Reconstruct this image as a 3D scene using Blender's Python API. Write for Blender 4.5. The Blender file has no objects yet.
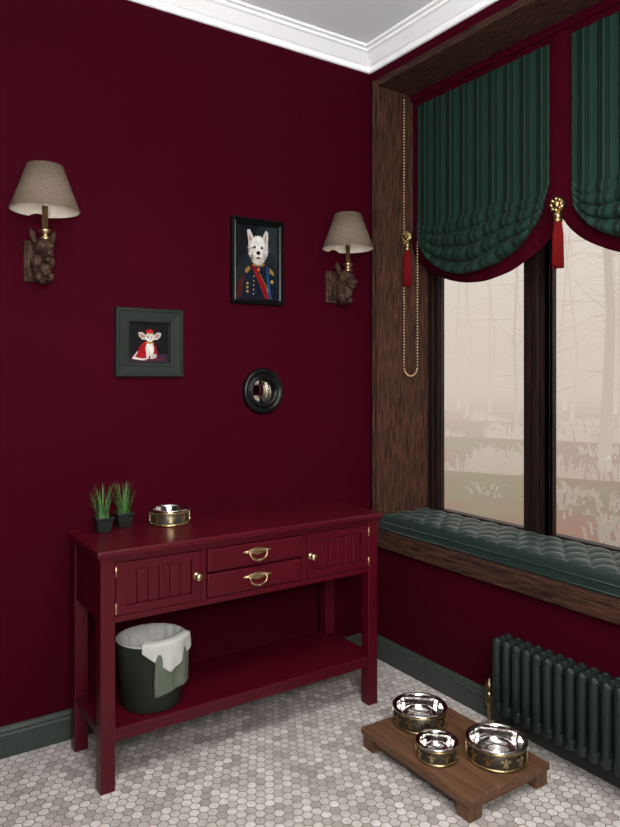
import bpy, bmesh, math, random
from mathutils import Vector, Matrix
random.seed(7)
S=bpy.context.scene
try:
    S.view_settings.view_transform='Standard'; S.view_settings.look='None'
except Exception: pass
pi=math.pi; sin=math.sin; cos=math.cos
def lin(c):
    r=[]
    for v in c[:3]:
        v=v/255.0
        r.append(v/12.92 if v<=0.04045 else ((v+0.055)/1.055)**2.4)
    return (r[0],r[1],r[2],1)
# ---------------- materials
def newmat(name):
    m=bpy.data.materials.new(name); m.use_nodes=True
    nt=m.node_tree; b=nt.nodes['Principled BSDF']
    return m,nt,b
def setv(b,k,v):
    if k in b.inputs: b.inputs[k].default_value=v
def mat(name,c,rough=.5,metal=0,var=.12,scale=12,bump=.0,bscale=200,sheen=0,coat=0,c2=None,vec=(1,1,1),spec=.5,detail=4,bdist=.002,ramp=(.35,.65)):
    m,nt,b=newmat(name); N=nt.nodes; L=nt.links
    setv(b,'Roughness',rough); setv(b,'Metallic',metal); setv(b,'Sheen Weight',sheen); setv(b,'Coat Weight',coat); setv(b,'Specular IOR Level',spec)
    tc=N.new('ShaderNodeTexCoord'); mp=N.new('ShaderNodeMapping'); mp.inputs['Scale'].default_value=vec
    L.new(tc.outputs['Object'],mp.inputs['Vector'])
    no=N.new('ShaderNodeTexNoise'); no.inputs['Scale'].default_value=scale; no.inputs['Detail'].default_value=detail
    L.new(mp.outputs['Vector'],no.inputs['Vector'])
    cr=N.new('ShaderNodeValToRGB'); a=lin(c); 
    if c2 is None:
        d=lin(c); cr.color_ramp.elements[0].color=(d[0]*(1-var),d[1]*(1-var),d[2]*(1-var),1); cr.color_ramp.elements[1].color=(d[0]*(1+var),d[1]*(1+var),d[2]*(1+var),1)
    else:
        cr.color_ramp.elements[0].color=lin(c2); cr.color_ramp.elements[1].color=a
    cr.color_ramp.elements[0].position=ramp[0]; cr.color_ramp.elements[1].position=ramp[1]
    L.new(no.outputs['Fac'],cr.inputs['Fac']); L.new(cr.outputs['Color'],b.inputs['Base Color'])
    if bump>0:
        n2=N.new('ShaderNodeTexNoise'); n2.inputs['Scale'].default_value=bscale; n2.inputs['Detail'].default_value=detail; L.new(mp.outputs['Vector'],n2.inputs['Vector'])
        bp=N.new('ShaderNodeBump'); bp.inputs['Strength'].default_value=bump; bp.inputs['Distance'].default_value=bdist
        L.new(n2.outputs['Fac'],bp.inputs['Height']); L.new(bp.outputs['Normal'],b.inputs['Normal'])
    return m
WALL=mat('burgundy_paint',(53,0,14),.8,var=.04,scale=3,bump=.15,bscale=120,spec=.05)
CEIL=mat('ceiling_white',(226,227,230),.7,var=.01)
CROWN=mat('crown_white',(246,246,247),.5,var=.01)
BASE=mat('baseboard_green_grey',(52,58,54),.5,var=.05,spec=.25)
TABLE=mat('table_red_paint',(66,3,16),.38,var=.06,scale=5,bump=.05,bscale=90,spec=.28)
BRASS=mat('antique_brass',(190,168,128),.28,1,var=.15,scale=40)
GOLD=mat('aged_gold',(168,146,104),.32,1,var=.2,scale=60)
BEAD=mat('bead_gold',(190,166,126),.35,.3,var=.1,scale=60)
STEEL=mat('polished_steel',(214,210,206),.14,1,var=.03)
BRONZE=mat('bowl_bronze',(58,52,42),.42,.6,var=.3,scale=60)
DGREEN=mat('radiator_green',(23,32,31),.45,var=.05,spec=.3)
BIN=mat('bin_green',(36,43,34),.5,var=.06,spec=.25)
BLACK=mat('black_lacquer',(10,10,12),.3,var=.1,spec=.25)
POT=mat('pot_dark',(16,22,20),.4,var=.1)
SOIL=mat('soil',(40,28,20),.9,var=.3,scale=120)
FRAMEG=mat('frame_dark_green',(28,33,30),.5,var=.08,spec=.25)
SHADE=mat('shade_linen',(104,90,78),.9,var=.16,scale=260,bump=.5,bscale=500,vec=(1,1,.25),spec=.1)
SHADEIN=mat('shade_lining',(225,214,196),.8,var=.02)
CARVE=mat('carved_wood',(76,52,40),.65,c2=(34,21,16),scale=40,bump=1,bscale=110,spec=.2,bdist=.005,detail=8)
WOODV=mat('oak_vertical',(84,53,39),.75,c2=(27,16,12),scale=5,vec=(24,24,2.2),bump=1,bscale=9,detail=14,spec=.15,bdist=.010,ramp=(.32,.66))
WOODY=mat('oak_horizontal',(76,48,36),.75,c2=(27,16,12),scale=5,vec=(24,2.2,24),bump=1,bscale=9,detail=14,spec=.15,bdist=.010,ramp=(.32,.66))
WINF=mat('window_frame_dark',(34,20,17),.45,c2=(18,11,10),scale=5,vec=(8,8,.8),bump=.2,bscale=20,spec=.3)
STAND=mat('stand_walnut',(102,72,50),.5,c2=(78,53,37),scale=6,vec=(8,.8,8),bump=.2,bscale=20,detail=7,spec=.3)
LINING=mat('lining_burgundy',(54,0,15),.85,var=.08,scale=20,spec=.06)
TASSEL=mat('tassel_red',(100,5,12),.8,var=.3,scale=90,vec=(5,5,.3),spec=.15)
CLOTHL=mat('liner_cloth',(170,168,163),.9,var=.05,bump=.4,bscale=400)
CLOTHW=mat('cloth_pale_grey',(164,164,157),.9,var=.04,bump=.4,bscale=400)
CLOTHG=mat('cloth_green',(78,85,72),.9,var=.05,bump=.4,bscale=400)
GRASS=mat('grass_blade',(74,112,54),.5,c2=(30,60,24),scale=30)
VELVET=mat('velvet_green',(17,35,31),.48,var=.12,scale=9,sheen=.09,spec=.4)
def stripes():
    m,nt,b=newmat('striped_green_fabric'); N=nt.nodes; L=nt.links
    tc=N.new('ShaderNodeTexCoord'); sp=N.new('ShaderNodeSeparateXYZ'); L.new(tc.outputs['UV'],sp.inputs[0])
    a=N.new('ShaderNodeMath'); a.operation='MULTIPLY'; a.inputs[1].default_value=9; L.new(sp.outputs['X'],a.inputs[0])
    f=N.new('ShaderNodeMath'); f.operation='FRACT'; L.new(a.outputs[0],f.inputs[0])
    cr=N.new('ShaderNodeValToRGB'); cr.color_ramp.interpolation='CONSTANT'
    e=cr.color_ramp.elements; G=lin((25,50,41)); D=lin((5,13,11)); K=lin((15,33,28))
    e[0].position=0; e[0].color=G; e[1].position=.34; e[1].color=D
    for p,c in ((.42,K),(.50,D),(.58,G),(.70,D),(.74,K),(.86,D),(.90,G)):
        q=e.new(p); q.color=c
    L.new(f.outputs[0],cr.inputs['Fac']); L.new(cr.outputs['Color'],b.inputs['Base Color'])
    setv(b,'Roughness',.65); setv(b,'Sheen Weight',.02); setv(b,'Specular IOR Level',.15)
    no=N.new('ShaderNodeTexNoise'); no.inputs['Scale'].default_value=300; bp=N.new('ShaderNodeBump'); bp.inputs['Strength'].default_value=.2; bp.inputs['Distance'].default_value=.001
    L.new(tc.outputs['Object'],no.inputs['Vector']); L.new(no.outputs['Fac'],bp.inputs['Height']); L.new(bp.outputs['Normal'],b.inputs['Normal'])
    return m
STRIPE=stripes()
def hexfloor(s=.036):
    m,nt,b=newmat('hex_marble_mosaic'); N=nt.nodes; L=nt.links
    def VM(op,*ins):
        n=N.new('ShaderNodeVectorMath'); n.operation=op
        for i,v in enumerate(ins):
            if v is None: continue
            if isinstance(v,tuple): n.inputs[i].default_value=v
            else: L.new(v,n.inputs[i])
        return n
    def M(op,*ins):
        n=N.new('ShaderNodeMath'); n.operation=op
        for i,v in enumerate(ins):
            if isinstance(v,(int,float)): n.inputs[i].default_value=v
            else: L.new(v,n.inputs[i])
        return n.outputs[0]
    tc=N.new('ShaderNodeTexCoord')
    p=VM('MULTIPLY',tc.outputs['Object'],(1/s,1/s,0)).outputs[0]
    r3=math.sqrt(3); h=(.5,r3/2,1.0); mh=(-.5,-r3/2,-1.0)
    a=VM('WRAP',p,h,mh).outputs[0]
    pb=VM('SUBTRACT',p,(.5,r3/2,0)).outputs[0]
    bb=VM('WRAP',pb,h,mh).outputs[0]
    la=VM('LENGTH',a).outputs['Value']; lb=VM('LENGTH',bb).outputs['Value']
    t=M('LESS_THAN',lb,la)
    mx=N.new('ShaderNodeMix'); mx.data_type='VECTOR'
    L.new(t,mx.inputs[0]); L.new(a,mx.inputs[4]); L.new(bb,mx.inputs[5]); gv=mx.outputs[1]
    idv=VM('SUBTRACT',p,gv).outputs[0]
    idd=VM('FLOOR',VM('ADD',VM('DIVIDE',idv,(.5,r3/2,1)).outputs[0],(.5,.5,.5)).outputs[0]).outputs[0]
    ab=VM('ABSOLUTE',gv).outputs[0]
    dt=VM('DOT_PRODUCT',ab,(.5,r3/2,0)).outputs['Value']
    sx=N.new('ShaderNodeSeparateXYZ'); L.new(ab,sx.inputs[0])
    dist=M('MAXIMUM',sx.outputs['X'],dt)
    wn=N.new('ShaderNodeTexWhiteNoise'); wn.noise_dimensions='2D'; L.new(idd,wn.inputs['Vector'])
    cr=N.new('ShaderNodeValToRGB'); e=cr.color_ramp.elements
    e[0].position=0; e[0].color=lin((156,148,142)); e[1].position=1; e[1].color=lin((212,206,200))
    q=e.new(.3); q.color=lin((180,173,167)); q=e.new(.65); q.color=lin((195,188,183))
    L.new(wn.outputs['Value'],cr.inputs['Fac'])
    no=N.new('ShaderNodeTexNoise'); no.inputs['Scale'].default_value=45; no.inputs['Detail'].default_value=6; L.new(tc.outputs['Object'],no.inputs['Vector'])
    mm=N.new('ShaderNodeMix'); mm.data_type='RGBA'; mm.blend_type='MULTIPLY'; mm.inputs[0].default_value=.5
    c2=N.new('ShaderNodeValToRGB'); c2.color_ramp.elements[0].position=.3; c2.color_ramp.elements[0].color=(.55,.53,.52,1); c2.color_ramp.elements[1].position=.6; c2.color_ramp.elements[1].color=(1,1,1,1)
    L.new(no.outputs['Fac'],c2.inputs['Fac']); L.new(cr.outputs['Color'],mm.inputs[6]); L.new(c2.outputs['Color'],mm.inputs[7])
    g=M('GREATER_THAN',dist,.452)
    mg=N.new('ShaderNodeMix'); mg.data_type='RGBA'; L.new(g,mg.inputs[0]); L.new(mm.outputs[2],mg.inputs[6]); mg.inputs[7].default_value=lin((112,105,100))
    L.new(mg.outputs[2],b.inputs['Base Color']); setv(b,'Roughness',.45)
    st=M('LESS_THAN',dist,.45); bp=N.new('ShaderNodeBump'); bp.inputs['Strength'].default_value=.5; bp.inputs['Distance'].default_value=.002
    L.new(st,bp.inputs['Height']); L.new(bp.outputs['Normal'],b.inputs['Normal'])
    return m
FLOOR=hexfloor()
def painted_fog_mat(name,base,c2,scale,dens,mid=None):  # haze painted into the material: glowing fog colour grows with distance from window
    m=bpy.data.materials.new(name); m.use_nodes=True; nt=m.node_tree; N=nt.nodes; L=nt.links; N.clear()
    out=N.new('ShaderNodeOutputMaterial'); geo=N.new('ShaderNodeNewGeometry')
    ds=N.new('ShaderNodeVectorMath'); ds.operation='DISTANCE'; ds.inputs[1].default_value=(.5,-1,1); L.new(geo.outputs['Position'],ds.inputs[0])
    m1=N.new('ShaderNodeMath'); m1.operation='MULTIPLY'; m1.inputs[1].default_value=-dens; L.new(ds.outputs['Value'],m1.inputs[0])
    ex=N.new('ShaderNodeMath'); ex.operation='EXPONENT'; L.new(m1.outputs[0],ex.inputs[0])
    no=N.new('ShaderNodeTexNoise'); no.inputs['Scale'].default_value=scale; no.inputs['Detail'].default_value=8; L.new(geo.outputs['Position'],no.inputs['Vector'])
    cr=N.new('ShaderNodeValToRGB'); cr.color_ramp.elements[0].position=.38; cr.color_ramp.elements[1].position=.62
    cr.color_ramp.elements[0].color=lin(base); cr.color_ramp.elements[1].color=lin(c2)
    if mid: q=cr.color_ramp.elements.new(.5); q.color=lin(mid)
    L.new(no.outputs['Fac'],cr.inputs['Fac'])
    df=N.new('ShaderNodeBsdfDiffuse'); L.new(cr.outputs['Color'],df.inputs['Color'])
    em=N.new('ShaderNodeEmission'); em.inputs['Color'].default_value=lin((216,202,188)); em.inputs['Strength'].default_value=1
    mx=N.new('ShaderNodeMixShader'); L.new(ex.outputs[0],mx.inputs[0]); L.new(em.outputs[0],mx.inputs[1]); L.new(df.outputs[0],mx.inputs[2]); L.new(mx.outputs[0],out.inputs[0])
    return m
GROUND=painted_fog_mat('heath_painted_haze',(148,76,50),(122,124,76),.45,.05,(136,98,66))
TREE=painted_fog_mat('bark_painted_haze',(92,66,48),(66,48,38),3,.118)
BUSH=painted_fog_mat('bracken_painted_haze',(160,92,56),(124,116,70),.6,.10)
def glassmat():
    m=bpy.data.materials.new('window_glass'); m.use_nodes=True; nt=m.node_tree; N=nt.nodes; L=nt.links; N.clear()
    o=N.new('ShaderNodeOutputMaterial'); t=N.new('ShaderNodeBsdfTransparent'); g=N.new('ShaderNodeBsdfGlossy'); g.inputs['Roughness'].default_value=.02
    mx=N.new('ShaderNodeMixShader'); mx.inputs[0].default_value=.02; L.new(t.outputs[0],mx.inputs[1]); L.new(g.outputs[0],mx.inputs[2]); L.new(mx.outputs[0],o.inputs[0]); return m
GLASS=glassmat()
# ---------------- mesh helpers
def root(name,loc):
    o=bpy.data.objects.new(name,None); o.empty_display_size=.05; o.location=loc; S.collection.objects.link(o); return o
def fin(bm,name,m,par=None,smooth=False,bevel=0,seg=2,sub=0,recalc=True,solid=0,auto=None):
    if recalc: bmesh.ops.recalc_face_normals(bm,faces=bm.faces)
    me=bpy.data.meshes.new(name); bm.to_mesh(me); bm.free()
    o=bpy.data.objects.new(name,me); S.collection.objects.link(o)
    me.materials.append(m)
    if smooth:
        for p in me.polygons: p.use_smooth=True
    if solid:
        md=o.modifiers.new('s','SOLIDIFY'); md.thickness=solid
    if bevel:
        md=o.modifiers.new('b','BEVEL'); md.width=bevel; md.segments=seg; md.limit_method='ANGLE'; md.angle_limit=.6
    if sub:
        md=o.modifiers.new('ss','SUBSURF'); md.levels=sub; md.render_levels=sub
    if par is not None:
        o.parent=par; o.matrix_parent_inverse=Matrix.Translation(par.location).inverted()
    return o
def B(bm,x0,x1,y0,y1,z0,z1):
    vs=[bm.verts.new((x,y,z)) for x in (x0,x1) for y in (y0,y1) for z in (z0,z1)]
    for f in ((0,1,3,2),(4,6,7,5),(0,4,5,1),(2,3,7,6),(0,2,6,4),(1,5,7,3)): bm.faces.new([vs[i] for i in f])
def boxes(name,lst,m,par=None,bevel=0,seg=2,smooth=False):
    bm=bmesh.new()
    for l in lst: B(bm,*l)
    return fin(bm,name,m,par,bevel=bevel,seg=seg,smooth=smooth)
def LATHE(bm,prof,c,seg=32,axis='z',sx=1,close=False):
    rings=[]
    for r,h in prof:
        if r<1e-6:
            p=(c[0],c[1],c[2]+h) if axis=='z' else ((c[0],c[1]-h,c[2]) if axis=='y' else (c[0]-h,c[1],c[2]))
            rings.append([bm.verts.new(p)])
        else:
            rg=[]
            for i in range(seg):
                t=2*pi*i/seg; a,b_=r*cos(t),r*sin(t)
                if axis=='z': p=(c[0]+a*sx,c[1]+b_,c[2]+h)
                elif axis=='y': p=(c[0]+a,c[1]-h,c[2]+b_)
                else: p=(c[0]-h,c[1]+a,c[2]+b_)
                rg.append(bm.verts.new(p))
            rings.append(rg)
    for k in range(len(rings)-1):
        A,Bq=rings[k],rings[k+1]
        if len(A)==1 and len(Bq)==1: continue
        for i in range(seg):
            j=(i+1)%seg
            if len(A)==1: bm.faces.new((A[0],Bq[i],Bq[j]))
            elif len(Bq)==1: bm.faces.new((A[i],A[j],Bq[0]))
            else: bm.faces.new((A[i],A[j],Bq[j],Bq[i]))
def lathe(name,prof,c,m,par=None,seg=32,axis='z',smooth=True,**k):
    bm=bmesh.new(); LATHE(bm,prof,c,seg,axis); return fin(bm,name,m,par,smooth=smooth,**k)
def TUBE(bm,pts,rad,seg=8,caps=True):
    pts=[Vector(p) for p in pts]; n=len(pts); rings=[]
    if not isinstance(rad,(list,tuple)): rad=[rad]*n
    up=None
    for i,p in enumerate(pts):
        t=(pts[min(i+1,n-1)]-pts[max(i-1,0)]).normalized()
        if up is None:
            up=Vector((0,0,1)) if abs(t.z)<.9 else Vector((1,0,0))
        u=(up-t*up.dot(t)).normalized(); v=t.cross(u); up=u
        rings.append([bm.verts.new(p+(u*cos(2*pi*k/seg)+v*sin(2*pi*k/seg))*rad[i]) for k in range(seg)])
    for i in range(n-1):
        for k in range(seg):
            j=(k+1)%seg; bm.faces.new((rings[i][k],rings[i][j],rings[i+1][j],rings[i+1][k]))
    if caps: bm.faces.new(rings[0][::-1]); bm.faces.new(rings[-1])
def ELL(bm,c,r,rot=None,sub=3):
    M=Matrix.Translation(c)
    if rot is not None: M=M@rot
    M=M@Matrix.Diagonal((r[0],r[1],r[2],1))
    bmesh.ops.create_icosphere(bm,subdivisions=sub,radius=1,matrix=M)
def prism(bm,prof,a0,a1,fn):
    A=[bm.verts.new(fn(p,q,a0)) for p,q in prof]; C=[bm.verts.new(fn(p,q,a1)) for p,q in prof]
    n=len(prof)
    for i in range(n):
        j=(i+1)%n; bm.faces.new((A[i],A[j],C[j],C[i]))
    bm.faces.new(A[::-1]); bm.faces.new(C)

# ---------------- room
XL,YB,H=-4.3,-4.6,3.11
boxes('floor',[(XL-.15,.0,YB-.15,0,-.12,0)],FLOOR)
boxes('ceiling',[(XL-.15,.45,YB-.15,.15,H,H+.12)],CEIL)
boxes('wall_left',[(XL-.15,.45,0,.15,-.12,H)],WALL)
Y0,Y1=-.05,-2.005
ZB,ZT=.575,2.96
boxes('wall_right',[(0,.42,YB-.15,0,-.12,ZB),(0,.42,YB-.15,0,ZT,H),(0,.42,Y0,0,ZB,ZT),(0,.42,YB-.15,Y1,ZB,ZT)],WALL)
boxes('wall_back',[(XL,0,YB-.15,YB,-.0,H)],WALL)
boxes('wall_far_side',[(XL-.15,XL,YB-.15,0,-.0,H)],WALL)
cp=[(0,-.09),(.012,-.09),(.016,-.082),(.016,-.066),(.03,-.062),(.05,-.045),(.072,-.026),(.085,-.022),(.088,-.012),(.105,-.010),(.108,0),(0,0)]
bm=bmesh.new()
prism(bm,cp,XL,0,lambda p,q,a:(a,-p,H+q)); prism(bm,cp,YB,0,lambda p,q,a:(-p,a,H+q))
prism(bm,cp,XL,0,lambda p,q,a:(a,YB+p,H+q)); prism(bm,cp,YB,0,lambda p,q,a:(XL+p,a,H+q))
fin(bm,'trim_crown',CROWN)
bp_=[(0,0),(.018,0),(.018,.085),(.014,.09),(.014,.1),(.008,.108),(.006,.115),(0,.115)]
for nm,fn,a0,a1 in (('baseboard_left',lambda p,q,a:(a,-p,q),XL,0),('baseboard_right',lambda p,q,a:(-p,a,q),YB,0),
    ('baseboard_back',lambda p,q,a:(a,YB+p,q),XL,0),('baseboard_far_side',lambda p,q,a:(XL+p,a,q),YB,0)):
    bm=bmesh.new(); prism(bm,bp_,a0,a1,fn); fin(bm,nm,BASE)

# ---------------- window
W=root('window_1',(0.2,-1,1.8))
boxes('jamb_boards',[(-.02,.42,Y0-.035,Y0,.66,ZT),(-.02,.42,Y1,Y1+.035,.66,ZT)],WOODV,W,bevel=.003)
boxes('jamb_casing',[(-.028,0,Y0-.012,Y0+.0,.66,ZT),(-.028,0,Y1,Y1+.012,.66,ZT)],WOODV,W,bevel=.002)
boxes('head_board',[(-.02,.42,Y1+.035,Y0-.035,ZT-.035,ZT)],WOODY,W,bevel=.003)
boxes('sill_board',[(-.03,.42,Y1,Y0,.575,.66)],WOODY,W,bevel=.006)
ji,jo=Y0-.035,Y1+.035
fx0,fx1=.33,.40
zb=.66; zt=ZT-.035
gl=[(-.15,-.71),(-.855,-1.415),(-1.56,-1.905)]
fr=[(fx0,fx1,ji-.035,ji,zb,zt),(fx0,fx1,jo,jo+.035,zb,zt),(fx0,fx1,jo+.035,ji-.035,zb,zb+.035),(fx0,fx1,jo+.035,ji-.035,zt-.035,zt)]
fr+=[(fx0,fx1,-.80,-.765,zb,zt),(fx0,fx1,-1.505,-1.47,zb,zt)]
boxes('outer_frame',fr,WINF,W,bevel=.003)
sa=[]
for a,b_ in gl:
    sa+=[(fx0+.012,fx1-.01,a,a+.03 if a<-.2 else a+.03,zb+.035,zt-.035),(fx0+.012,fx1-.01,b_-.055,b_,zb+.035,zt-.035),
         (fx0+.012,fx1-.01,b_,a,zb+.035,zb+.078),(fx0+.012,fx1-.01,b_,a,zt-.08,zt-.035)]
    sa+=[(fx0+.025,fx1-.02,a-.008,a,zb+.078,zt-.08),(fx0+.025,fx1-.02,b_,b_+.008,zb+.078,zt-.08)]
sa+=[(fx0+.012,fx1-.01,-.855,-.80,zb+.035,zt-.035),(fx0+.012,fx1-.01,-1.56,-1.505,zb+.035,zt-.035)]
boxes('sashes',sa,WINF,W,bevel=.003)
bm=bmesh.new()
for a,b_ in gl:
    B(bm,.372,.376,b_-.005,a+.005,zb+.06,zt-.06)
fin(bm,'glass_panes',GLASS,W)

# ---------------- blind
BL=root('roman_blind',(0.2,-1,2.5))
panels=[(-.155,-.965),(-1.075,-1.885)]
def scal(y,low):
    for a,b_ in panels:
        if b_-.055<=y<=a+.055:
            u=(a+.055-y)/((a-b_)+.11); s=max(0,sin(pi*u))
            return 2.165-.225*s**.62-low
    return 2.165-low
bm=bmesh.new(); uvl=None
ny,nz=180,30; g=[]
for i in range(ny+1):
    y=-.10-(1.955-.10)*i/ny; col=[]
    zb_=scal(y,.05)
    for j in range(nz+1):
        z=2.90+(zb_-2.90)*j/nz
        col.append(bm.verts.new((.212+.003*sin(y*40),y,z)))
    g.append(col)
for i in range(ny):
    for j in range(nz): bm.faces.new((g[i][j],g[i+1][j],g[i+1][j+1],g[i][j+1]))
fin(bm,'burgundy_lining',LINING,BL,smooth=True,solid=.004)
boxes('head_rail',[(.195,.235,-1.96,-.095,2.885,2.922)],LINING,BL,bevel=.004)
for k,(a,b_) in enumerate(panels):
    bm=bmesh.new(); uv=bm.loops.layers.uv.new('UVMap'); g=[]; nu,nv=120,170
    for i in range(nu+1):
        u=i/nu; col=[]
        su=max(0,sin(pi*u)); zbt=2.155-.215*su**.62
        for j in range(nv+1):
            v=j/nv; z=2.845+(zbt-2.845)*v
            d=(z-zbt)
            pouf=max(0,1-d/(.10+.20*su)) 
            y=a+(b_-a)*u
            y+= (a-b_)*.03*pouf*(1 if u<.5 else -1)*(-(1-su)) 
            per=.028+.050*su
            fold=abs(sin(pi*(d/per+.35*sin(u*6+k*2)+.08*sin(u*15))+u*1.5))
            x=.195-.006*sin(u*2*pi*4.5)**2*(1-pouf)-pouf**.6*(.024+.050*fold**.8)*(.4+.6*su)
            z-=pouf*.012*fold*su
            if j==nv: x+=.014
            col.append((bm.verts.new((x,y,z)),u,v))
        g.append(col)
    for i in range(nu):
        for j in range(nv):
            q=(g[i][j],g[i+1][j],g[i+1][j+1],g[i][j+1]); f=bm.faces.new([t[0] for t in q])
            for lp,t in zip(f.loops,q): lp[uv].uv=(t[1],t[2])
    fin(bm,'striped_swag_%d'%(k+1),STRIPE,BL,smooth=True,solid=.004)
def tassel(c,k):
    x,y,z=c
    bm=bmesh.new()
    LATHE(bm,[(0,.022),(.012,.02),(.016,.012),(.024,.013),(.031,.006),(.033,0),(.02,-.03)],(x,y,z),20,'x')
    for q in range(8):
        t=2*pi*q/8; ELL(bm,(x-.012,y+.023*cos(t),z+.023*sin(t)),(.008,.009,.009),sub=2)
    ELL(bm,(x,y,z-.045),(.018,.018,.016),sub=3)
    LATHE(bm,[(.008,-.03),(.02,-.036),(.013,-.054),(.019,-.062),(.019,-.068),(.012,-.072)],(x,y,z),18)
    fin(bm,'gold_rosette_%d'%k,GOLD,BL,smooth=True)
    bm=bmesh.new(); n=18
    for q in range(n):
        t=2*pi*q/n; r0,r1=.011,.021
        for rr in (1,.55):
            TUBE(bm,[(x+r0*rr*cos(t),y+r0*rr*sin(t),z-.066),(x+r1*.85*rr*cos(t),y+r1*.85*rr*sin(t),z-.12),(x+r1*rr*cos(t),y+r1*rr*sin(t),z-.25-random.random()*.008)],.0042,5)
    fin(bm,'tassel_fringe_%d'%k,TASSEL,BL,smooth=True)
tassel((.145,-.128,2.165),1); tassel((.13,-1.055,2.14),2); tassel((.13,-1.915,2.15),3)
bm=bmesh.new()
path=[]
z=2.88
while z>1.50: path.append((.14,-.108,z)); z-=.0155
for i in range(1,13):
    t=pi*i/13; path.append((.16-.02*cos(t),-.137+.029*cos(t),1.495-.05*sin(t)))
z=1.50
while z<2.14: path.append((.18,-.166,z)); z+=.0155
for p in path: ELL(bm,p,(.0052,.0052,.0052),sub=1)
fin(bm,'bead_chain',BEAD,BL,smooth=True)

# ---------------- cushion
C=root('tufted_seat_cushion',(.16,-1,.7))
bm=bmesh.new(); xa,xb,ya,yb=-.004,.322,ji-.006,jo+.006; nx,ny=60,380; g=[]
PX,PY=.072,.115
def cz(x,y):
    e=min(x-xa,xb-x,y-yb,ya-y); r=.028; ef=math.sqrt(max(0,1-(1-min(max(e,0),r)/r)**2))
    p=(x-.05)/PX; m_=2*y/PY; al=(p+m_)/2; be=(p-m_)/2
    h=(abs(sin(pi*al))*abs(sin(pi*be)))**.34
    k=min(1,max(0,(e-.010)/.03))
    return .702+.026*ef+.022*h*k+.012*(1-k)*ef
for i in range(nx+1):
    x=xa+(xb-xa)*i/nx; col=[]
    for j in range(ny+1):
        y=ya+(yb-ya)*j/ny; col.append(bm.verts.new((x,y,cz(x,y))))
    g.append(col)
for i in range(nx):
    for j in range(ny): bm.faces.new((g[i][j],g[i+1][j],g[i+1][j+1],g[i][j+1]))
per=[g[i][0] for i in range(nx+1)]+[g[nx][j] for j in range(1,ny+1)]+[g[i][ny] for i in range(nx-1,-1,-1)]+[g[0][j] for j in range(ny-1,0,-1)]
low=[bm.verts.new((v.co.x,v.co.y,.661)) for v in per]; n=len(per)
for i in range(n):
    j=(i+1)%n; bm.faces.new((per[i],per[j],low[j],low[i]))
fin(bm,'velvet_pad',VELVET,C,smooth=True)
bm=bmesh.new()
for a in range(-1,6):
    x=.05+PX*a
    if not(xa+.03<x<xb-.03): continue
    for q in range(-60,1):
        if (a+q)%2: continue
        y=q*PY/2
        if yb+.03<y<ya-.03: ELL(bm,(x,y,.731),(.008,.008,.004),sub=2)
fin(bm,'tuft_buttons',VELVET,C,smooth=True)
bm=bmesh.new(); TUBE(bm,[(xa-.001,ya-.003,.702),(xa-.001,yb+.003,.702)],.004,8); TUBE(bm,[(xa-.001,ya-.003,.668),(xa-.001,yb+.003,.668)],.004,8)
fin(bm,'piping',VELVET,C,smooth=True)

# ---------------- console table
T=root('console_table',(-.925,-.26,0))
tx0,tx1,ty0,ty1=-1.545,-.32,-.455,-.075; lg=.052
lgs=[(x,x+lg,y,y+lg,0,.815) for x in (tx0,tx1-lg) for y in (ty0,ty1-lg)]
boxes('legs',lgs,TABLE,T,bevel=.003)
boxes('top',[(tx0-.016,tx1+.016,ty0-.018,ty1+.015,.818,.843)],TABLE,T,bevel=.007,seg=3)
boxes('top_moulding',[(tx0-.006,tx1+.006,ty0-.007,ty1+.005,.808,.82)],TABLE,T,bevel=.003)
bx0,bx1=tx0+lg,tx1-lg
boxes('carcass',[(bx0-.01,bx1+.01,ty0+.022,ty1-.008,.60,.81),(tx0+.006,tx0+.03,ty0+.04,ty1-.04,.588,.81),(tx1-.03,tx1-.006,ty0+.04,ty1-.04,.588,.81),
   (bx0,bx1,ty0+.004,ty0+.024,.584,.606),(bx0,bx1,ty0+.004,ty0+.024,.795,.81),(-1.165,-1.145,ty0+.004,ty0+.024,.6,.8),(-.715,-.695,ty0+.004,ty0+.024,.6,.8)],TABLE,T,bevel=.0015)
def door(x0,x1,nm):
    z0,z1=.609,.792; yf=ty0+.001; s=.036
    L_=[(x0,x0+s,yf,yf+.02,z0,z1),(x1-s,x1,yf,yf+.02,z0,z1),(x0+s,x1-s,yf,yf+.02,z0,z0+s*.8),(x0+s,x1-s,yf,yf+.02,z1-s*.8,z1)]
    boxes(nm+'_frame',L_,TABLE,T,bevel=.0015)
    n=6; w=(x1-x0-2*s)/n
    boxes(nm+'_planks',[(x0+s+w*i+.0005,x0+s+w*(i+1)-.0005,yf+.007,yf+.02,z0+s*.8,z1-s*.8) for i in range(n)],TABLE,T,bevel=.004)
door(bx0+.003,-1.168,'door_left'); door(-.692,bx1-.003,'door_right')
boxes('drawer_fronts',[(-1.142,-.718,ty0-.001,ty0+.02,.705,.792),(-1.142,-.718,ty0-.001,ty0+.02,.609,.697)],TABLE,T,bevel=.005,seg=3)
boxes('drawer_fields',[(-1.132,-.728,ty0-.004,ty0+.01,.713,.784),(-1.132,-.728,ty0-.004,ty0+.01,.617,.689)],TABLE,T,bevel=.002)
boxes('shelf',[(tx0+.004,tx1-.004,ty0+.008,ty1-.008,.195,.213),(tx0+.012,tx1-.012,ty0+.012,ty0+.03,.165,.196),(tx0+.012,tx1-.012,ty1-.03,ty1-.012,.165,.196),
  (tx0+.012,tx0+.03,ty0+.03,ty1-.03,.165,.196),(tx1-.03,tx1-.012,ty0+.03,ty1-.03,.165,.196)],TABLE,T,bevel=.003)
kn=[(0,.032),(.008,.031),(.014,.026),(.015,.02),(.010,.013),(.006,.009),(.007,.004),(.013,.002),(.014,0)]
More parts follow.
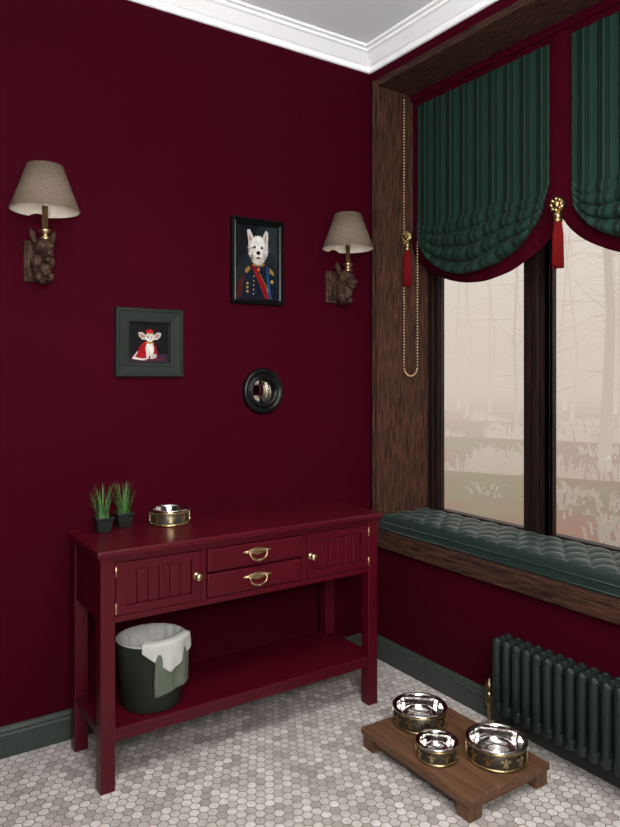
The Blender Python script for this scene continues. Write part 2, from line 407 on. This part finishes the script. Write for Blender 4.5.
bm=bmesh.new(); LATHE(bm,kn,(-1.186,ty0,.70),20,'y'); LATHE(bm,kn,(-.674,ty0,.70),20,'y'); fin(bm,'knobs',BRASS,T,smooth=True)
def pull(cx,cz_,k):
    y=ty0-.004
    bm=bmesh.new()
    pts=[]
    for i in range(48):
        t=2*pi*i/48; rx=.056*(1+.10*cos(6*t)); rz=.011*(1+.28*cos(4*t)); pts.append((cx+rx*cos(t)*1.05,cz_+.008+rz*sin(t)))
    A=[bm.verts.new((p,y-.003,q)) for p,q in pts]; D=[bm.verts.new((p,y+.001,q)) for p,q in pts]
    bm.faces.new(A)
    for i in range(48): bm.faces.new((A[i],A[(i+1)%48],D[(i+1)%48],D[i]))
    for s in (-1,1):
        ELL(bm,(cx+s*.038,y-.006,cz_+.006),(.007,.009,.007),sub=2)
    P=[]
    for i in range(17):
        t=pi*i/16; P.append((cx-.038*cos(t),y-.012-.006*sin(t),cz_+.004-.028*sin(t)**.8))
    TUBE(bm,P,[.0028+.002*sin(pi*i/16) for i in range(17)],8)
    ELL(bm,(cx,y-.018,cz_-.025),(.008,.006,.006),sub=2)
    fin(bm,'bail_pull_%d'%k,BRASS,T,smooth=True)
pull(-.93,.752,1); pull(-.93,.655,2)
bm=bmesh.new()
for zz in (.635,.765):
    for xx in (bx0+.001,bx1-.001):
        TUBE(bm,[(xx,ty0-.003,zz-.014),(xx,ty0-.003,zz+.014)],.0035,8)
        ELL(bm,(xx,ty0-.003,zz+.016),(.004,.004,.004),sub=1); ELL(bm,(xx,ty0-.003,zz-.016),(.004,.004,.004),sub=1)
fin(bm,'hinges',BRASS,T,smooth=True)

# ---------------- pet bowls
def fleur(bm,R0,c,ang,z0,h):
    def put(pts):
        vs=[]
        for s,t in pts:
            zz=z0+h*(t+.5); r=R0+.0015; th=ang+s*h*1.02/r
            vs.append(bm.verts.new((c[0]+r*cos(th),c[1]+r*sin(th),c[2]+zz)))
        bm.faces.new(vs)
    put([(0,.5),(.09,.30),(.11,.14),(.04,-.10),(-.04,-.10),(-.11,.14),(-.09,.30)])
    for s in (-1,1):
        put([(s*.06,-.10),(s*.15,.08),(s*.18,.18),(s*.24,.15),(s*.20,.02),(s*.13,-.10)])
        put([(s*.18,.18),(s*.28,.27),(s*.38,.22),(s*.42,.10),(s*.37,.03),(s*.31,.05),(s*.32,.12),(s*.24,.15)])
        put([(s*.03,-.17),(s*.09,-.17),(s*.24,-.30),(s*.20,-.36),(s*.05,-.25)])
    put([(-.20,-.10),(.20,-.10),(.20,-.17),(-.20,-.17)])
    put([(0,-.5),(.06,-.34),(.03,-.17),(-.03,-.17),(-.06,-.34)])
def bowl(c,R,h,nf):
    o=root('pet_bowl',c)
    rb,rt=R*.97,R*.97
    def rr(z): return rb+(rt-rb)*z/h
    lathe('bronze_body',[(rb*.9,0),(rr(.0)*.985,.0),(rr(0)*.985,.004),(rr(h)*.98,h-.006),(rr(h)*.95,h-.004)],c,BRONZE,o,48)
    bm=bmesh.new()
    LATHE(bm,[(rb*.97,.0),(rb+.002,.001),(rb+.003,.004),(rb+.001,.008),(rr(.014)-.002,.009)],c,48)
    LATHE(bm,[(rr(h)-.003,h-.010),(rr(h)+.001,h-.009),(rr(h)+.002,h-.005),(rr(h)-.006,h-.003)],c,48)
    n=int(2*pi*R/.009)
    for i in range(n):
        t=2*pi*i/n; ELL(bm,(c[0]+(rb+.0)*cos(t),c[1]+(rb+.0)*sin(t),c[2]+.0095),(.0020,.0020,.0020),sub=1)
        ELL(bm,(c[0]+(rt+.0)*cos(t),c[1]+(rt+.0)*sin(t),c[2]+h-.011),(.0020,.0020,.0020),sub=1)
    fin(bm,'brass_bands',GOLD,o,smooth=True)
    bm=bmesh.new()
    for i in range(nf): fleur(bm,rb,c,2*pi*(i+.3)/nf,.0115,h-.024)
    fin(bm,'fleur_de_lis',BRASS,o,solid=.002)
    Ri=rt
    lathe('steel_bowl',[(Ri-.004,h-.006),(Ri+.002,h-.003),(Ri+.004,h+.001),(Ri+.001,h+.005),(Ri-.005,h+.006),(Ri-.010,h+.003),(Ri-.013,h-.003),(Ri-.017,h*.55),(Ri-.022,h*.28),(Ri-.030,.012),(Ri-.038,.008),(Ri-.048,.0065),(Ri*.35,.0065),(Ri*.3,.008),(0,.0085)],c,STEEL,o,64)
    return o
zs=.078
bowl((-.387,-.80,zs),.107,.066,11); bowl((-.504,-1.017,zs),.076,.056,9); bowl((-.328,-1.137,zs),.109,.066,11)
bowl((-1.172,-.155,.844),.082,.058,9)

# stand
ST=root('feeding_stand',(-.4,-.985,0))
boxes('board',[(-.605,-.198,-1.268,-.70,.052,.077)],STAND,ST,bevel=.004)
f=[]
for x in (-.597,-.266):
    for y in (-1.262,-.766): f.append((x,x+.06,y,y+.06,0,.052))
f+=[(-.54,-.262,-1.255,-1.235,.032,.052),(-.54,-.262,-.733,-.713,.032,.052),(-.59,-.572,-1.205,-.763,.032,.052),(-.226,-.208,-1.205,-.763,.032,.052)]
boxes('feet_and_rails',f,STAND,ST,bevel=.003)

# ---------------- radiator
R=root('column_radiator',(-.08,-1.4,.25))
tb=bmesh.new(); hb=bmesh.new(); z0,z1=.105,.405; y=-.955; k=0
while y>-1.93:
    for x in (-.118,-.083,-.048):
        LATHE(tb,[(0,0),(.010,.004),(.0175,.02),(.0175,z1-z0-.02),(.010,z1-z0-.003),(0,z1-z0)],(x,y,z0),12)
    B(hb,-.132,-.034,y-.0205,y+.0205,z1-.05,z1-.004); B(hb,-.132,-.034,y-.0205,y+.0205,z0+.004,z0+.05)
    y-=.048; k+=1
fin(tb,'columns',DGREEN,R,smooth=True); fin(hb,'headers',DGREEN,R,bevel=.014,seg=3,smooth=True)
bm=bmesh.new()
for yy in (-.99,-1.855): B(bm,-.1,-.066,yy-.012,yy+.012,0,.13); B(bm,-.06,-.0,yy-.012,yy+.012,.3,.32)
fin(bm,'feet_and_brackets',DGREEN,R,bevel=.003)
TUBEbm=bmesh.new(); TUBE(TUBEbm,[(-.083,-.94,.13),(-.083,y+.1,.13)],.016,10); TUBE(TUBEbm,[(-.083,-.94,.38),(-.083,y+.1,.38)],.016,10); fin(TUBEbm,'hubs',DGREEN,R,smooth=True)
bm=bmesh.new(); cx,cy=-.083,-.885
LATHE(bm,[(.018,0),(.018,.004),(.008,.006),(.008,.10),(.012,.102),(.015,.112),(.015,.148),(.012,.152),(.007,.156),(.007,.162),(.015,.166),(.019,.178),(.015,.192),(.008,.200),(.005,.208),(0,.212)],(cx,cy,0),18)
TUBE(bm,[(cx,cy,.13),(cx,-.945,.13)],.010,10)
fin(bm,'brass_valve',GOLD,R,smooth=True)

# ---------------- bin
bc=(-1.308,-.312,.2135); K=root('waste_bin',bc)
hb_=.243; r0,r1=.112,.128
lathe('shell',[(0,0),(r0-.004,0),(r0,.004),(r0+(r1-r0)*.96,hb_-.006),(r1+.002,hb_-.003),(r1+.002,hb_+.002),(r1-.004,hb_+.003),(r1-.006,hb_-.004),(r0-.006,.008),(0,.008)],bc,BIN,K,56)
bm=bmesh.new(); n=120; rings=[]
for j,(rr,zz) in enumerate([(.004,hb_+.003),(-.003,hb_+.006),(-.010,hb_+.000),(-.012,hb_-.04),(-.018,hb_-.12),(-.026,hb_-.2),(-.05,hb_-.22)]):
    rings.append([bm.verts.new((bc[0]+(r1+rr+.003*sin(i*.9)*(j>0))*cos(2*pi*i/n),bc[1]+(r1+rr+.003*sin(i*.9)*(j>0))*sin(2*pi*i/n),bc[2]+zz)) for i in range(n)])
for a in range(len(rings)-1):
    for i in range(n): bm.faces.new((rings[a][i],rings[a][(i+1)%n],rings[a+1][(i+1)%n],rings[a+1][i]))
bm.faces.new(rings[-1])
fin(bm,'bag_liner',CLOTHL,K,smooth=True)
def drape(nm,th0,th1,lin_,lout,m,off,kf,ph,amp0=1,shear=1):
    bm=bmesh.new(); na,ns=48,36; g=[]
    for i in range(na+1):
        u=i/na; col=[]; Lo=lout(u)
        for j in range(ns+1):
            s=-lin_+(Lo+lin_)*j/ns
            th=math.radians(th0+(th1-th0)*u)
            if s<-.012: r=r1-.018-off; z=hb_+.012+(s+.012)
            elif s<.012:
                t=(s+.012)/.024*pi; r=r1-.002-(.016+off)*cos(t); z=hb_+.012+off+.006*sin(t)
            else:
                r=r1+.014+off; z=hb_+.012-(s-.012)
                amp=min(1,(s-.012)/.06)*amp0
                r+= amp*(.008*sin(u*kf*2*pi+ph)+.005*sin(u*kf*4.3*pi+ph*2))+.004*amp
            th+=math.radians(5*sin(s*30+ph))*max(0,s)*5*shear
            col.append(bm.verts.new((bc[0]+r*cos(th),bc[1]+r*sin(th),bc[2]+z)))
        g.append(col)
    for i in range(na):
        for j in range(ns): bm.faces.new((g[i][j],g[i+1][j],g[i+1][j+1],g[i][j+1]))
    fin(bm,nm,m,K,smooth=True,solid=.0025)
drape('green_cloth',-106,-42,.05,lambda u:.195-.02*u,CLOTHG,0.0,1.3,.5,.5,.3)
drape('pale_cloth',-124,-34,.05,lambda u:.025+.070*max(0,1-abs(u-.45)/.5)+.03*u,CLOTHW,.006,1.9,1.7,.7,.5)

# ---------------- grass pots
def grass(c):
    o=root('potted_grass',c); x,y,z=c
    bm=bmesh.new(); prev=None
    lv=[(.024,0),(.031,.05),(.034,.05),(.034,.058),(.030,.058),(.029,.05)]
    for w,h in lv:
        rg=[bm.verts.new((x+a*w,y+b_*w,z+h)) for a,b_ in ((-1,-1),(1,-1),(1,1),(-1,1))]
        if prev:
            for i in range(4): bm.faces.new((prev[i],prev[(i+1)%4],rg[(i+1)%4],rg[i]))
        else: bm.faces.new(rg)
        prev=rg
    fin(bm,'square_pot',POT,o,bevel=.002)
    boxes('soil',[(x-.0285,x+.0285,y-.0285,y+.0285,z+.03,z+.051)],SOIL,o)
    bm=bmesh.new()
    for i in range(46):
        px,py=x+random.uniform(-.022,.022),y+random.uniform(-.022,.022); an=math.atan2(py-y,px-x)+random.uniform(-.7,.7)
        ln=random.uniform(.06,.145); lean=random.uniform(.01,.05); w=random.uniform(.0026,.0046); pr=None
        for k in range(6):
            t=k/5; cx_=px+cos(an)*lean*t**1.7; cy_=py+sin(an)*lean*t**1.7; cz_=z+.048+ln*t
            ww=w*(1-t)**.6 if k<5 else 0
            wx,wy=-sin(an)*ww,cos(an)*ww
            cur=[bm.verts.new((cx_-wx,cy_-wy,cz_)),bm.verts.new((cx_+wx,cy_+wy,cz_))] if k<5 else [bm.verts.new((cx_,cy_,cz_))]
            if pr:
                if len(cur)==2: bm.faces.new((pr[0],pr[1],cur[1],cur[0]))
                else: bm.faces.new((pr[0],pr[1],cur[0]))
            pr=cur
    fin(bm,'grass_blades',GRASS,o,recalc=False,smooth=True)
grass((-1.448,-.165,.844)); grass((-1.352,-.122,.844))

# ---------------- sconces
def sconce(X,Z):
    o=root('wall_sconce',(X,-.02,Z)); y0=0
    boxes('backplate',[(X-.055,X+.045,-.016,-.0005,Z-.085,Z+.075),(X-.045,X+.035,-.028,-.014,Z-.072,Z+.062)],CARVE,o,bevel=.005,seg=3)
    bm=bmesh.new()
    ELL(bm,(X,-.045,Z-.025),(.038,.045,.05)); ELL(bm,(X,-.075,Z-.055),(.034,.04,.042)); ELL(bm,(X,-.075,Z-.0),(.03,.045,.05))
    ELL(bm,(X,-.10,Z+.035),(.036,.042,.036))
    ELL(bm,(X,-.145,Z+.012),(.021,.042,.02),Matrix.Rotation(.35,4,'X'))
    ELL(bm,(X,-.182,Z+.004),(.011,.01,.009)); ELL(bm,(X,-.14,Z-.008),(.016,.034,.011),Matrix.Rotation(.4,4,'X'))
    for s in (-1,1):
        ELL(bm,(X+s*.034,-.082,Z+.075),(.011,.015,.036),Matrix.Rotation(s*.3,4,'Y')); ELL(bm,(X+s*.02,-.128,Z+.042),(.009,.01,.009))
        ELL(bm,(X+s*.026,-.09,Z-.02),(.016,.03,.026))
        ELL(bm,(X+s*.022,-.10,Z-.075),(.014,.022,.018))
    ELL(bm,(X,-.12,Z-.045),(.02,.022,.03))
    h=fin(bm,'carved_hound_head',CARVE,o,smooth=True)
    r=h.modifiers.new('r','REMESH'); r.mode='VOXEL'; r.voxel_size=.003; r.use_smooth_shade=True
    tx=bpy.data.textures.new('carve','CLOUDS'); tx.noise_scale=.014
    d=h.modifiers.new('d','DISPLACE'); d.texture=tx; d.strength=.008; d.mid_level=.5
    c=(X,-.118,Z)
    lathe('candle_stem',[(0,.06),(.02,.062),(.022,.070),(.012,.076),(.011,.082),(.024,.094),(.026,.099),(.013,.103),(.0105,.105),(.0105,.19),(.0,.19)],c,BRASS,o,24)
    lathe('bulb',[(0,.19),(.012,.192),(.014,.205),(.026,.228),(.028,.245),(.02,.262),(0,.272)],c,SHADEIN,o,24)
    zb,zt=.172,.342
    lathe('linen_shade',[(.125,zb),(.0625,zt)],c,SHADE,o,64,solid=-.0015)
    lathe('shade_lining',[(.1225,zb+.001),(.060,zt-.001)],c,SHADEIN,o,64)
    bm=bmesh.new()
    for r_,z_ in ((.1255,zb+.003),(.063,zt-.003)):
        TUBE(bm,[(c[0]+r_*cos(2*pi*i/48),c[1]+r_*sin(2*pi*i/48),c[2]+z_) for i in range(49)],.0025,6)
    fin(bm,'shade_edging',SHADE,o,smooth=True)
    bm=bmesh.new()
    for i in range(3):
        t=2*pi*i/3; TUBE(bm,[(c[0],c[1],c[2]+.28),(c[0]+.061*cos(t),c[1]+.061*sin(t),c[2]+zt-.004)],.0016,6)
    TUBE(bm,[(c[0],c[1],c[2]+.26),(c[0],c[1],c[2]+.285)],.005,8)
    fin(bm,'shade_carrier',BRASS,o,smooth=True)
sconce(-1.652,1.895); sconce(-.232,1.895)

# ---------------- pictures
_cm={}
def cm(c):
    if c not in _cm: _cm[c]=mat('oil_%d_%d_%d'%c,tuple(int(v*.82) for v in c),.5,var=.18,scale=45,bump=.3,bscale=300,spec=.12)
    return _cm[c]
def frame(bm,cx,cz_,w,h,prof):
    loops=[]
    for ins,d in prof:
        a,b_=w/2-ins,h/2-ins
        loops.append([bm.verts.new((cx+sx*a,-d,cz_+sz*b_)) for sx,sz in ((-1,-1),(1,-1),(1,1),(-1,1))])
    for k in range(len(loops)-1):
        for i in range(4): bm.faces.new((loops[k][i],loops[k][(i+1)%4],loops[k+1][(i+1)%4],loops[k+1][i]))
class Pic:
    def __init__(s,o,cx,cz_,w,h,y): s.o=o;s.cx=cx;s.cz=cz_;s.w=w;s.h=h;s.y=y;s.n=0
    def poly(s,pts,c,nm='paint'):
        s.n+=1; bm=bmesh.new(); y=-s.y-.00012*s.n
        bm.faces.new([bm.verts.new((s.cx+(min(1,max(0,p))-.5)*s.w,y,s.cz+(.5-min(1,max(0,q)))*s.h)) for p,q in pts])
        bmesh.ops.triangulate(bm,faces=bm.faces)
        for f in bm.faces:
            f.normal_update()
            if f.normal.y>0: f.normal_flip()
        fin(bm,nm,cm(c),s.o,recalc=False)
    def ell(s,x,y,rx,ry,c,rot=0,j=0,n=26,nm='paint'):
        P=[]
        for i in range(n):
            t=2*pi*i/n; k=1+(j if i%2 else -j)*random.uniform(.5,1); a,b_=rx*k*cos(t),ry*k*sin(t)
            P.append((x+a*cos(rot)-b_*sin(rot),y+a*sin(rot)+b_*cos(rot)))
        s.poly(P,c,nm)
# westie portrait
o=root('dog_portrait_painting',(-.677,0,1.978)); cx,cz_,w,h=-.677,1.978,.28,.40
bm=bmesh.new(); frame(bm,cx,cz_,w,h,[(0,.0005),(0,.02),(.006,.026),(.012,.026),(.016,.018),(.020,.020),(.026,.016),(.030,.012),(.030,.004)]); fin(bm,'black_frame',BLACK,o)
P=Pic(o,cx,cz_,w-.060,h-.060,.0045)
P.poly([(0,0),(1,0),(1,1),(0,1)],(26,34,38),'canvas')
P.poly([(0,0),(.55,0),(.35,.3),(.1,.5),(0,.6)],(16,18,22))
P.poly([(.7,.0),(1,0),(1,.5),(.8,.35)],(36,46,52))
P.poly([(.04,1),(.10,.74),(.22,.60),(.40,.52),(.66,.50),(.88,.60),(.98,.78),(1,1)],(14,22,40))
P.poly([(.0,.95),(.06,.78),(.18,.66),(.20,.72),(.12,1),(0,1)],(70,22,24))
P.poly([(.20,.62),(.30,.56),(.34,.6),(.24,.67)],(150,118,56)); P.poly([(.80,.56),(.90,.62),(.92,.68),(.80,.64)],(150,118,56))
P.poly([(.36,.55),(.44,.53),(.72,.84),(.82,1),(.70,1)],(132,16,24))
P.poly([(.44,.53),(.46,.53),(.74,.84),(.85,1),(.82,1),(.72,.84)],(150,118,60))
P.poly([(.72,.54),(.76,.56),(.80,.80),(.86,1),(.79,1),(.74,.78)],(34,70,112))
P.poly([(.42,.50),(.66,.50),(.60,.60),(.54,.66),(.48,.59)],(34,36,52))
P.ell(.53,.53,.15,.03,(150,116,56),j=.06)
P.ell(.53,.60,.035,.028,(196,36,40),n=12); P.ell(.53,.60,.015,.012,(224,190,110),n=10)
for i in range(5): P.ell(.42-.004*i,.70+.06*i,.014,.010,(196,160,84),n=10)
for i in range(3): P.ell(.26+.0*i,.80+.055*i,.028,.018,(176,142,72),j=.3,n=12)
P.ell(.86,.76,.038,.027,(186,150,76),j=.3,n=12)
P.poly([(.30,.30),(.25,.07),(.32,.06),(.44,.2)],(206,198,188)); P.poly([(.60,.18),(.71,.05),(.77,.08),(.75,.32)],(206,198,188))
P.poly([(.32,.26),(.28,.11),(.38,.2)],(182,140,130)); P.poly([(.66,.19),(.72,.10),(.73,.26)],(182,140,130))
P.ell(.52,.33,.25,.165,(212,207,198),j=.10,n=44); P.ell(.52,.25,.17,.11,(238,235,228),j=.12,n=34)
P.ell(.52,.44,.17,.10,(200,192,180),j=.16,n=36); P.ell(.52,.395,.11,.075,(240,236,230),j=.12)
P.ell(.43,.30,.034,.022,(30,22,20),n=14); P.ell(.61,.30,.034,.022,(30,22,20),n=14); P.ell(.437,.295,.009,.006,(230,230,230),n=8); P.ell(.617,.295,.009,.006,(230,230,230),n=8)
P.ell(.52,.375,.05,.028,(16,14,14),n=16); P.poly([(.44,.445),(.52,.43),(.60,.445),(.52,.465)],(60,30,28))
# crowned puppy
o=root('puppy_king_painting',(-1.203,0,1.587)); cx,cz_,w,h=-1.203,1.587,.298,.29
bm=bmesh.new(); frame(bm,cx,cz_,w,h,[(0,.0005),(0,.022),(.004,.027),(.012,.027),(.016,.023),(.044,.021),(.048,.024),(.056,.023),(.06,.016),(.064,.012),(.064,.004)]); fin(bm,'green_frame',FRAMEG,o)
P=Pic(o,cx,cz_,w-.128,h-.128,.0045)
P.poly([(0,0),(1,0),(1,1),(0,1)],(12,10,14),'canvas')
P.poly([(0,.80),(.5,.77),(1,.80),(1,1),(0,1)],(48,26,54)); P.ell(.5,.92,.42,.06,(84,28,48),j=.05)
P.poly([(.40,.46),(.30,.55),(.18,.74),(.06,.92),(.3,.96),(.5,.9),(.5,.5)],(160,12,24)); P.poly([(.58,.46),(.68,.58),(.74,.82),(.66,.9),(.58,.7)],(140,10,22))
P.poly([(.18,.74),(.06,.92),(.3,.96),(.44,.95),(.44,.91),(.3,.91),(.14,.88),(.22,.74)],(225,220,212))
P.ell(.52,.66,.11,.19,(222,216,206),j=.04); P.ell(.52,.60,.07,.11,(244,240,234),j=.05)
for x in (.46,.57): P.poly([(x-.028,.66),(x+.028,.66),(x+.022,.88),(x+.035,.92),(x-.035,.92),(x-.022,.88)],(234,228,218))
P.ell(.63,.85,.07,.06,(206,198,188)); P.ell(.52,.50,.10,.026,(196,150,60),j=.1)
P.poly([(.43,.30),(.30,.22),(.22,.24),(.24,.33),(.32,.42),(.42,.42)],(196,186,176)); P.poly([(.61,.30),(.74,.22),(.82,.24),(.80,.33),(.72,.42),(.62,.42)],(196,186,176))
P.poly([(.40,.34),(.30,.26),(.26,.30),(.32,.38)],(176,126,118)); P.poly([(.64,.34),(.74,.26),(.78,.30),(.72,.38)],(176,126,118))
P.ell(.52,.36,.115,.115,(236,231,224),j=.03); P.ell(.52,.42,.06,.055,(250,246,240)); P.ell(.47,.33,.035,.04,(196,170,146))
P.ell(.475,.355,.022,.022,(20,14,12),n=14); P.ell(.565,.355,.022,.022,(20,14,12),n=14); P.ell(.52,.405,.018,.013,(30,20,20),n=12)
P.poly([(.44,.27),(.41,.15),(.46,.19),(.49,.13),(.52,.18),(.55,.13),(.58,.19),(.63,.15),(.60,.27)],(180,26,34)); P.poly([(.44,.275),(.60,.275),(.605,.245),(.435,.245)],(206,168,76))

# ---------------- round mirror
o=root('round_convex_mirror',(-.65,0,1.375)); c=(-.65,-.0,1.375)
lathe('black_ring_frame',[(.09,.0005),(.103,.0005),(.108,.008),(.108,.018),(.102,.027),(.092,.030),(.086,.026),(.082,.020),(.078,.022),(.074,.030),(.067,.033),(.063,.030),(.061,.022),(.061,.010)],c,BLACK,o,64,'y')
Rr=.15; pr=[(0,.010+.012)]
for i in range(1,17):
    r_=.0615*i/16; pr.append((r_,.022-(Rr-math.sqrt(Rr*Rr-r_*r_))))
lathe('mirror_glass',pr,c,mat('mirror_silver',(235,228,215),.02,1,var=.0),o,64,'y')

# ---------------- outdoors
bm=bmesh.new(); bmesh.ops.create_grid(bm,x_segments=120,y_segments=120,size=60,matrix=Matrix.Translation((61,25,-.7)))
for v in bm.verts: v.co.z+=.25*sin(v.co.x*.7+v.co.y*.4)*min(1,(v.co.x-1)/6)
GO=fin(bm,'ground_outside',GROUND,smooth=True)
bm=bmesh.new()
for i in range(62):
    x=random.uniform(11,34); y=random.uniform(-4,38); r=random.uniform(.05,.13); hh=random.uniform(9,15); ln=random.uniform(-1.2,1.2)
    TUBE(bm,[(x,y,-1.0),(x+ln*.25,y-ln*.15,hh*.25),(x+ln*.3,y+ln*.35,hh*.6),(x+ln,y+ln*1.4,hh)],[r*1.3,r*.85,r*.5,.02],7)
    for k in range(40):
        z=random.uniform(.8,hh*.9); t=random.uniform(0,2*pi); l=random.uniform(.4,2.0); up=random.uniform(-.2,.9)
        a1=t+random.uniform(-.6,.6)
        TUBE(bm,[(x+ln*.3*z/hh*1.6,y+ln*.3*z/hh,z),(x+cos(t)*l*.5,y+sin(t)*l*.5,z+.35*up),(x+cos(a1)*l,y+sin(a1)*l,z+up)],[.016,.009,.003],4)
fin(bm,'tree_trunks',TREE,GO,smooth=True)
bm=bmesh.new()
for i in range(260):
    d=random.uniform(5,24); y=random.uniform(-3,1)+d*random.uniform(-.1,1.05); x=.8+d
    n=random.randint(20,40); sc=random.uniform(.15,.75)*(.6+.4*d/14); sp_=sc*1.2
    for k in range(n):
        t=random.uniform(0,2*pi); rr=abs(random.gauss(0,.5)); l=sc*max(.15,(1-rr*.7))*random.uniform(.6,1.1); px,py=x+cos(t)*rr*sp_,y+sin(t)*rr*sp_
        a=bm.verts.new((px-.010,py+.010,-.95)); b=bm.verts.new((px+.010,py-.010,-.95))
        c1=bm.verts.new((px+cos(t)*l*.3+.010,py+sin(t)*l*.3,-.8+l*.8)); c2=bm.verts.new((px+cos(t)*l*.3-.02,py+sin(t)*l*.3+.03,-.8+l*.8)); e=bm.verts.new((px+cos(t)*l*.9,py+sin(t)*l*.9,-.8+l*.9))
        bm.faces.new((a,b,c1,c2)); bm.faces.new((c2,c1,e))
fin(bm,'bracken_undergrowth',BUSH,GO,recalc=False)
w=bpy.data.worlds.new('misty_sky'); S.world=w; w.use_nodes=True; N=w.node_tree.nodes; L=w.node_tree.links
bg=N['Background']; tc=N.new('ShaderNodeTexCoord'); sp=N.new('ShaderNodeSeparateXYZ'); L.new(tc.outputs['Generated'],sp.inputs[0])
cr=N.new('ShaderNodeValToRGB'); e=cr.color_ramp.elements; e[0].position=.0; e[0].color=lin((216,202,188)); e[1].position=.25; e[1].color=lin((232,222,212))
L.new(sp.outputs['Z'],cr.inputs['Fac']); L.new(cr.outputs['Color'],bg.inputs['Color']); bg.inputs['Strength'].default_value=1.0

# ---------------- lights
def area(nm,loc,tgt,sx,sy,p,col=(1,1,1),spread=180):
    l=bpy.data.lights.new(nm,'AREA'); l.shape='RECTANGLE'; l.size=sx; l.size_y=sy; l.energy=p; l.color=col; l.spread=math.radians(spread)
    o=bpy.data.objects.new(nm,l); S.collection.objects.link(o); o.location=loc
    o.rotation_euler=(Vector(tgt)-Vector(loc)).to_track_quat('-Z','Y').to_euler()
area('softbox_key',(-2.4,-4.0,2.3),(-.5,-.6,.65),1.5,1.1,55,(1,.99,.97),115)
area('added_overhead_fill',(-1.4,-2.0,3.0),(-1.4,-2.0,0),1.1,1.1,40,(1,.99,.98),140)  # unseen fill light added below the ceiling, not a room fixture
area('added_upward_fill',(-2.2,-2.9,1.6),(-1.3,-1.6,3.1),.8,.8,58,(1,1,1),150)  # added light aimed upward to brighten the ceiling, no such lamp in the room

# ---------------- camera
cd=bpy.data.cameras.new('camera'); co=bpy.data.objects.new('camera',cd); S.collection.objects.link(co)
co.location=(-2.264,-2.837,1.45); co.rotation_euler=(pi/2,0,-math.atan2(.554,.8327))
cd.sensor_fit='VERTICAL'; cd.sensor_height=36; cd.lens=692/827*36; cd.shift_y=-38.5/827; cd.clip_start=.02; cd.clip_end=300
S.camera=co
